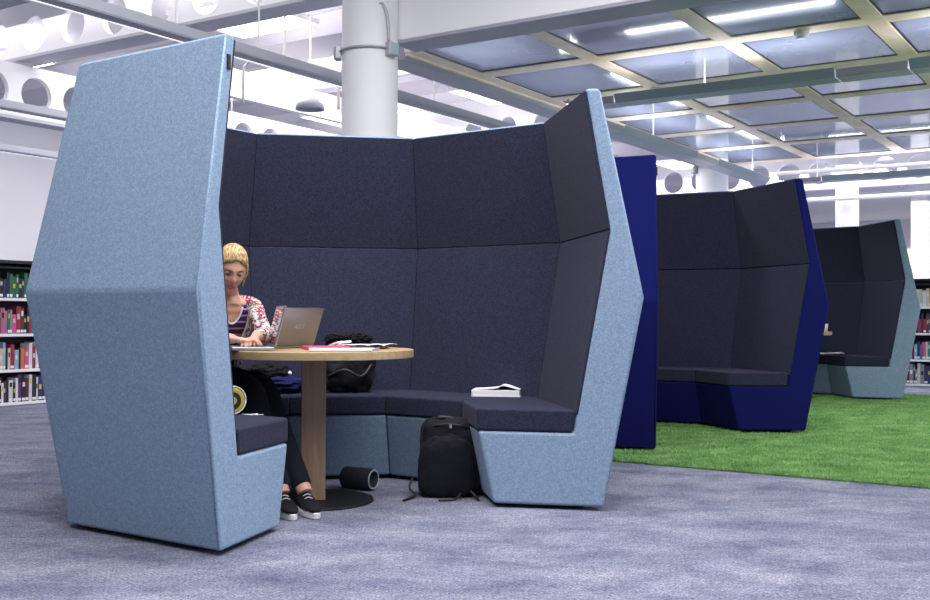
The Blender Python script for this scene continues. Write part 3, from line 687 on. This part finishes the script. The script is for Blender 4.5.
SL = NECK+LFT*.130+UP*-.055; SR = NECK-LFT*.130+UP*-.055
EL = Vector((-1.035, 5.52, .855)); WL = Vector((-1.045, 5.315, .833)); ER = Vector((-1.33, 5.36, .855)); WR = Vector((-1.125, 5.215, .832))
def torso(grow=0.0, z1=1.0, z0=0.0, m=5):
    sp = (NECK-PEL); ax = sp.normalized(); dep = (F-ax*F.dot(ax)).normalized()
    K = [(0.0, .165, .115), (.18, .155, .105), (.40, .130, .092), (.62, .148, .105), (.78, .165, .105), (.90, .165, .082), (.965, .105, .062), (1.0, .052, .050)]
    keys = [(PEL+sp*t_-dep*(.035*math.sin(t_*PI)), LFT.copy(), dep.copy(), w+grow, h+grow) for t_, w, h in K if z0 <= t_ <= z1]
    return interp(keys, m)
def addpart(pieces, name, voxel, m, parent, sm=True):
    """join closed pieces and remesh them into one continuous skin"""
    bm = bmesh.new()
    for p in pieces:
        me = bpy.data.meshes.new('tmp'); bmesh.ops.recalc_face_normals(p, faces=p.faces[:]); p.to_mesh(me); p.free(); bm.from_mesh(me); bpy.data.meshes.remove(me)
    me = bpy.data.meshes.new(name); bm.to_mesh(me); bm.free()
    o = bpy.data.objects.new('tmp', me); COL.objects.link(o)
    r_ = o.modifiers.new('r', 'REMESH'); r_.mode = 'VOXEL'; r_.voxel_size = voxel; r_.use_smooth_shade = True
    s_ = o.modifiers.new('s', 'SMOOTH'); s_.factor = .5; s_.iterations = 3
    me2 = bake(o); bpy.data.objects.remove(o); me2.name = name
    for p in me2.polygons: p.use_smooth = True
    return link_mesh(name, me2, m, parent)
# head
FA = R(-66); HF = Vector((math.cos(FA), math.sin(FA), 0)); HS = Vector((-math.sin(FA), math.cos(FA), 0))  # face direction, its left
HM = Matrix((( *HS, 0), (*HF, 0), (*UP, 0), (0, 0, 0, 1))).transposed(); HM.translation = HD
HM = HM @ Matrix.Rotation(R(-26), 4, 'X') @ Matrix.Rotation(R(5), 4, 'Y')
def g(x, s): return math.exp(-(x/s)**2)
def headpt(p):
    """p: unit direction; local +y is the face, +x the left ear, +z the crown"""
    x, y, z = p; w = .077; d = .097; h = .118
    X, Y, Z = x*w, y*d, z*h
    t_ = max(0, min(1, (-Z-.005)/.11)); X *= 1-.34*t_**1.6
    if Y > 0: Y *= 1-.06*t_; Y = min(Y, .094) if Z > -.09 else Y
    else: Y *= 1-.45*max(0, min(1, (-Z-.02)/.08))
    if y > 0:
        f = 1
        Y += .022*g(X, .012)*g(Z+.022, .017)+.012*g(X, .009)*g(Z-.002, .022)      # nose, bridge
        Y -= .014*(g(X-.030, .017)+g(X+.030, .017))*g(Z-.010, .015)                # eye sockets
        Y += .006*(g(X-.028, .022)+g(X+.028, .022))*g(Z-.033, .012)                # brow ridge
        Y += .007*g(X, .024)*g(Z+.056, .007)+.006*g(X, .020)*g(Z+.067, .007)-.004*g(X, .020)*g(Z+.0615, .003)   # lips
        Y += .013*g(X, .022)*g(Z+.094, .016)                                       # chin
        Y += .005*(g(X-.042, .018)+g(X+.042, .018))*g(Z+.028, .02)
    return Vector((X, Y, Z))
hb = bmesh.new(); bmesh.ops.create_uvsphere(hb, u_segments=96, v_segments=72, radius=1)
for v_ in hb.verts: v_.co = HM @ headpt(v_.co.normalized())
def ear(s):
    b = bmesh.new(); bmesh.ops.create_icosphere(b, subdivisions=3, radius=1)
    for v_ in b.verts:
        q = v_.co; v_.co = HM @ Vector((s*(.074+q.x*.010+q.y*-.006), -.010+q.y*.016, -.008+q.z*.030))
    return b
neck = bmesh.new(); bentube(neck, [NECK-UP*.05, NECK+UP*.02-HF*.01, HD-UP*.07-HF*.045, HD-UP*.01-HF*.04], [.056, .044, .040, .040])
def hand(wr, dr, nrm, s):
    """palm and five bent fingers; dr finger direction, nrm back of the hand, s side of the thumb"""
    dr = dr.normalized(); nrm = (nrm-dr*nrm.dot(dr)).normalized(); sd = dr.cross(nrm)*s; out = []
    pm = bmesh.new(); loft(pm, [(wr-dr*.03, sd, nrm, .021, .017), (wr, sd, nrm, .024, .017), (wr+dr*.03, sd, nrm, .033, .015), (wr+dr*.065, sd, nrm, .037, .014), (wr+dr*.082, sd, nrm, .034, .011)], 20); out.append(pm)
    for off, ln, r_ in ((.027, .068, .0082), (.009, .076, .0085), (-.009, .071, .0082), (-.026, .057, .0074)):
        b0 = wr+dr*.066+sd*off*.95; a = b0+dr*(ln*.38+.012)+nrm*.008+sd*off*.12; b = a+dr*ln*.30-nrm*.014+sd*off*.05; c = b+dr*ln*.18-nrm*.020
        f_ = bmesh.new(); bentube(f_, [b0, a, b, c], [r_, r_*1.02, r_*.92, r_*.72], 5, 12); out.append(f_)
    t0 = wr+dr*.018+sd*.018; t1 = t0+sd*.030+dr*.026-nrm*.006; t2 = t1+dr*.030+sd*.008-nrm*.010; t3 = t2+dr*.020-sd*.004-nrm*.006
    f_ = bmesh.new(); bentube(f_, [t0, t1, t2, t3], [.013, .0115, .0095, .0075], 5, 12); out.append(f_)
    return out
tb = bmesh.new(); loft(tb, torso())
arms = []
for sh_, el, wr in ((SL, EL, WL), (SR, ER, WR)):
    b = bmesh.new(); bentube(b, [sh_-(sh_-NECK)*.25, sh_, sh_.lerp(el, .5), el, el.lerp(wr, .5), wr], [.042, .043, .039, .035, .033, .023]); arms.append(b)
legs = []
KL = Vector((-1.03, 5.46, .575)); KR = Vector((-1.08, 5.36, .575)); AL = Vector((-.765, 5.165, .095)); AR = Vector((-.868, 5.13, .095))
HL = PEL+LFT*.085; HR = PEL-LFT*.085
def leg(h_, k_, a_, grow=0, end=1.0):
    b = bmesh.new(); a2 = k_.lerp(a_, end)
    bentube(b, [h_-F*.05, h_+(k_-h_)*.2, h_.lerp(k_, .6), k_, k_.lerp(a2, .35), k_.lerp(a2, .75), a2], [.083+grow, .083+grow, .072+grow, .058+grow, .055+grow, .043+grow, .037+grow]); return b
legs = [leg(HL, KL, AL), leg(HR, KR, AR)]
TL = Vector((.42, -.90, 0)).normalized()
feet = []
for a_ in (AL, AR):
    b = bmesh.new(); loft(b, [(a_-TL*.04-UP*.045, LFT, UP, .026, .030), (a_-UP*.04, LFT, UP, .03, .035), (a_+TL*.09-UP*.055, LFT, UP, .038, .022), (a_+TL*.15-UP*.062, LFT, UP, .03, .014)], 16); feet.append(b)
hl = hand(WL, Vector((-.05, -.97, -.16)), Vector((0, -.1, 1)), 1); hr = hand(WR, Vector((.93, .12, -.12)), Vector((0, 0, 1)), -1)
person = thing('person', 'seated person with tied blond hair, striped top and floral cardigan, typing on a laptop', 'person', (0, 0, 0))
addpart([tb, hb, ear(1), ear(-1), neck]+arms+legs+feet+hl+hr, 'body', .0042, M['skin'], person)
# eyes, brows, lips
for s_ in (1, -1):
    b = bmesh.new(); bmesh.ops.create_uvsphere(b, u_segments=20, v_segments=14, radius=.0125)
    c_ = HM @ Vector((s_*.030, .0745, .009))
    for v_ in b.verts: v_.co += c_
    e_ = obj('eye', b, M['eyewhite'], person, smooth=True)
    b = bmesh.new(); bmesh.ops.create_uvsphere(b, u_segments=16, v_segments=10, radius=.0072)
    c2 = HM @ Vector((s_*.030+.001, .0815, .006))
    for v_ in b.verts: v_.co += c2
    obj('iris', b, M['iris'], e_, smooth=True)
    b = bmesh.new(); bmesh.ops.create_uvsphere(b, u_segments=24, v_segments=16, radius=.0140)
    bmesh.ops.delete(b, geom=[v_ for v_ in b.verts if v_.co.z-.35*v_.co.y < -.0045], context='VERTS')
    for v_ in b.verts: v_.co = HM @ (v_.co+Vector((s_*.030, .0745, .009)))
    obj('upper_lid', b, M['skin'], e_, smooth=True)
    b = bmesh.new(); bentube(b, [HM @ Vector((s_*x, y, z)) for x, y, z in ((.018, .0865, .006), (.030, .0890, .0070), (.044, .079, .006))], [.0016, .0026, .0014], 5, 8); tag(obj('eyelid', b, M['brow'], person, smooth=True), 'dark lashes of the lowered eyelid')
    b = bmesh.new(); bentube(b, [HM @ Vector((s_*x, y, z)) for x, y, z in ((.013, .0955, .027), (.028, .0965, .033), (.047, .083, .027))], [.0022, .0034, .0018], 5, 8); obj('eyebrow', b, M['brow'], person, smooth=True)
for z_, r_ in ((-.0565, .0034), (-.0660, .0042)):
    b = bmesh.new(); bentube(b, [HM @ Vector((x, y, z_-.001*abs(x)/.02)) for x, y in ((-.022, .0835), (-.010, .0935), (0, .0955), (.010, .0935), (.022, .0835))], [.0012, r_, r_, r_, .0012], 5, 10); obj('lip', b, M['lips'], person, smooth=True)
# hair: a cap swept back to a bun, with the face left open
b = bmesh.new(); bmesh.ops.create_uvsphere(b, u_segments=120, v_segments=90, radius=1); dead = []
for v_ in b.verts:
    q = v_.co.normalized(); p = headpt(Vector((q.x, min(q.y, 1), q.z)))
    s_ = 1.085+.020*mnoise.noise(Vector((q.x*9, q.y*3, q.z*9)))+.012*math.sin(math.atan2(q.x, q.z+.3)*26)
    hl_ = .070+.006*math.sin(q.x*9+1)-(abs(p.x)/.072)**3*.075
    if p.y > -.015 and p.z < hl_: dead.append(v_)
    elif p.z < -.075: dead.append(v_)
    p2 = Vector((p.x*s_*1.02, p.y*s_ if p.y < 0 else p.y*1.055, p.z*s_+.004)); v_.co = HM @ p2
bmesh.ops.delete(b, geom=dead, context='VERTS')
hair = obj('hair', b, M['hair'], person, smooth=True); so = hair.modifiers.new('s', 'SOLIDIFY'); so.thickness = .009; so.offset = -1
b = bmesh.new(); bmesh.ops.create_icosphere(b, subdivisions=4, radius=1)
for v_ in b.verts:
    q = v_.co; v_.co = HM @ Vector((q.x*.040, -.118+q.y*.030, .045+q.z*.038+.004*math.sin(math.atan2(q.z, q.x)*5+q.y*6)))
obj('hair_bun', b, M['hair'], hair, smooth=True)
for i in range(30):
    u = -1.15+2.3*i/29; st = []
    for j in range(7):
        w_ = j/6; el_ = R(38+100*w_); az_ = u*(1-.72*w_)
        dv = Vector((math.sin(az_)*math.sin(R(90-abs(90-math.degrees(el_))*.0)), math.cos(el_)*math.cos(az_*.6), math.sin(el_)*math.cos(az_*.75))).normalized()
        pp = headpt(dv); st.append(HM @ Vector((pp.x*1.125, pp.y*(1.12 if pp.y < 0 else 1.085), pp.z*1.115+.003)))
    b = bmesh.new(); bentube(b, st, [.0022, .0052, .006, .006, .0055, .005, .003], 4, 8); tag(obj('hair_lock', b, M['hair'], hair, smooth=True), 'lock of hair swept back')
for x0, sgn in ((.072, 1), (-.070, -1)):
    b = bmesh.new(); bentube(b, [HM @ Vector((x0, .035, .045)), HM @ Vector((x0*1.10, .030, .0)), HM @ Vector((x0*1.05, .022, -.045)), HM @ Vector((x0*.98, .030, -.075))], [.005, .006, .004, .0012], 5, 8); tag(obj('loose_strand', b, M['hair'], hair, smooth=True), 'loose strand of blond hair')
# striped top with a scooped neckline
b = bmesh.new(); loft(b, torso(.010, .966, .1, 18), 160, cap=False)
b2 = []; axs = (NECK-PEL).normalized(); dp = (F-axs*F.dot(axs)).normalized(); CN_ = NECK-axs*.005+dp*.085
for v_ in b.verts:
    r_ = v_.co-CN_; q = (r_.dot(LFT)/.050)**2+(r_.dot(axs)/.105)**2+(max(0, -r_.dot(dp)-.05)/.06)**2
    if q < 1: b2.append(v_)
bmesh.ops.delete(b, geom=b2, context='VERTS')
top = obj('striped_top', b, M['stripes'], person, smooth=True); so = top.modifiers.new('s', 'SOLIDIFY'); so.thickness = .003
tr = []
for i in range(25):
    a = PI*1.05+PI*.9*i/24; tr.append((math.cos(a)*.050, math.sin(a)*.105))
pts = []
T_ = torso(.013, .966, 0, 12)
def surf(u, s_):
    """point on the front of the torso at side offset u and height s_ below the neck"""
    h = (NECK-PEL).length+s_; best = min(T_, key=lambda k_: abs((k_[0]-PEL).dot(axs)-h)); c, sx, d, w, hh = best
    x = max(-1, min(1, u/w)); y = (1-abs(x)**2.3)**(1/2.3)
    return PEL+axs*h+LFT*u+(c-PEL-axs*(c-PEL).dot(axs))+dp*(y*hh)
for u, s_ in tr: pts.append(surf(u, s_-.005))
for _ in range(6): pts = [pts[0]]+[(a+b_*2+c)/4 for a, b_, c in zip(pts, pts[1:], pts[2:])]+[pts[-1]]
b = bmesh.new(); tube(b, pts, .0052, 8); tag(obj('neck_binding', b, M['trimwhite'], top, smooth=True), 'white binding of the neckline')
# open floral cardigan: back, sides and sleeves
b = bmesh.new(); loft(b, torso(.018, .966, .02, 18), 160, cap=False); dead = []
for v_ in b.verts:
    k_ = min(T_, key=lambda k_: (k_[0]-v_.co).length); r_ = v_.co-k_[0]
    if r_.dot(dp) > 0 and abs(r_.dot(LFT)) < .088: dead.append(v_)
bmesh.ops.delete(b, geom=dead, context='VERTS')
card = obj('cardigan', b, M['floral'], person, smooth=True); so = card.modifiers.new('s', 'SOLIDIFY'); so.thickness = .005
for sh_, el, wr, e_ in ((SL, EL, WL, .66), (SR, ER, WR, .35)):
    b = bmesh.new(); bentube(b, [sh_-(sh_-NECK)*.45-UP*.01, sh_, sh_.lerp(el, .5), el, el.lerp(wr, e_*.6), el.lerp(wr, e_)], [.050, .049, .044, .042, .039, .034], 6, 24); obj('sleeve', b, M['floral'], card, smooth=True)
b = bmesh.new(); tube(b, [surf(.089, -.05-.03*i)+dp*.010 for i in range(12)], .006, 8); tag(obj('front_band', b, M['trimwhite'], card, smooth=True), 'pale knitted edge of the cardigan')
# trousers
jb = bmesh.new(); loft(jb, torso(.012, .18))
addpart([jb, leg(HL, KL, AL, .010, .94), leg(HR, KR, AR, .010, .94)], 'trousers', .006, M['denim'], person)
# shoes
for a_ in (AL, AR):
    c0 = a_-UP*a_.z
    def outl(sc, z, k=28):
        L = []
        for i in range(k):
            an = 2*PI*i/k; l = math.cos(an)*.142; w = math.sin(an)*(.043-.008*(l < 0)*abs(l)/.14)*sc; L.append(c0+TL*(.050+l*(1 if sc >= 1 else sc))+Vector((TL.y*-1, TL.x, 0))*w+UP*z)
        return L
    b = bmesh.new(); rings(b, [outl(1, .003), outl(1.02, .007), outl(1.02, .027), outl(.97, .030)]); sole = obj('shoe_sole', b, M['rubber'], None, smooth=False)
    sh_ = obj('shoe', (lambda q: (loft(q, [(c0+TL*-.088+UP*.055, Vector((-TL.y, TL.x, 0)), UP, .022, .030), (c0+TL*-.05+UP*.062, Vector((-TL.y, TL.x, 0)), UP, .036, .036), (c0+TL*.0+UP*.064, Vector((-TL.y, TL.x, 0)), UP, .038, .038), (c0+TL*.06+UP*.052, Vector((-TL.y, TL.x, 0)), UP, .040, .027), (c0+TL*.13+UP*.043, Vector((-TL.y, TL.x, 0)), UP, .040, .017), (c0+TL*.182+UP*.038, Vector((-TL.y, TL.x, 0)), UP, .022, .010)], 24), q)[1])(bmesh.new()), M['blackcloth'], person, smooth=True)
    sole.parent = sh_; tag(sole, 'white rubber sole')
    b = bmesh.new()
    for i in range(4):
        c_ = c0+TL*(.035+.022*i)+UP*(.094-.0095*i-.002*i*i); s_ = Vector((-TL.y, TL.x, 0)); bentube(b, [c_-s_*.02-UP*.006, c_+UP*.002, c_+s_*.02-UP*.006], [.0022, .0022, .0022], 3, 6)
    obj('laces', b, M['trimwhite'], sh_, smooth=True)
#PERSON_END

# ------------------------------------------------------------------ camera and light
cam = bpy.data.cameras.new('camera'); co = bpy.data.objects.new('camera', cam); COL.objects.link(co)
cam.sensor_width = 36; cam.lens = 1070.141*36/930; cam.clip_start = .05; cam.clip_end = 200
co.matrix_world = Matrix.Translation((0, 0, .95)) @ Matrix.Rotation(R(90+.865), 4, 'X') @ Matrix.Rotation(R(.278), 4, 'Z')
S.camera = co
W = bpy.data.worlds.new('world'); S.world = W; W.use_nodes = True
W.node_tree.nodes['Background'].inputs[0].default_value = (.88, .90, 1, 1); W.node_tree.nodes['Background'].inputs[1].default_value = .38
def area(name, loc, rot, sx, sy, power, col=(1, .98, 1)):
    l = bpy.data.lights.new(name, 'AREA'); l.shape = 'RECTANGLE'; l.size = sx; l.size_y = sy; l.energy = power; l.color = col
    o = bpy.data.objects.new(name, l); COL.objects.link(o); o.location = loc; o.rotation_euler = rot; return o
# ceiling light of the room above the camera, then added fill lights
area('lamp_front', (.3, 2.2, 4.6), (0, 0, 0), 6, 4.5, 600)
area('fill_over_booth', (-.1, 5.4, 4.6), (0, 0, 0), 5, 1.6, 260)  # added light out of view, whitens the solid beam and top-lights the booth
for nm, p, L, rz in (('fill_trough', RM(9.45, 1.8, 2.99), 6, AX+PI/2), ('fill_trough', RM(13, 5.15, 2.99), 6, AX), ('fill_trough', RM(16.45, 1.8, 2.99), 6, AX+PI/2)):
    area(nm, p, (0, 0, rz), L, .08, 110).data.spread = R(150)  # downlight added below the troughs to brighten the farthest booth
area('fill_open_side', RM(13, 9.5, 4.3), (0, 0, AX), 12, 6, 650)  # added fill without a fixture, lifts the open side and left wall
area('fill_upper_floor', RM(12.2, 2.0, 3.75), (PI, 0, AX), 8, 7, 430)  # added upward light, whitens the ceiling behind the glass panes
area('fill_side', (13.5, 6.5, 2.6), (0, R(90), 0), 3.2, 9, 620, (.95, .98, 1))  # added from outside the view to light the farthest booth's end and turf
area('fill_far', RM(19.5, .5, 4.4), (0, 0, AX), 5, 7, 420)  # added fill brightening the space beyond the right booths
area('fill_farthest', RM(30, 4, 4.3), (0, 0, AX), 14, 14, 2600)  # added fill lifting the back wall and far ceiling
S.view_settings.view_transform = 'Standard'; S.view_settings.look = 'None'; S.view_settings.exposure = -.38; S.view_settings.gamma = 1
S.view_settings.use_curve_mapping = False
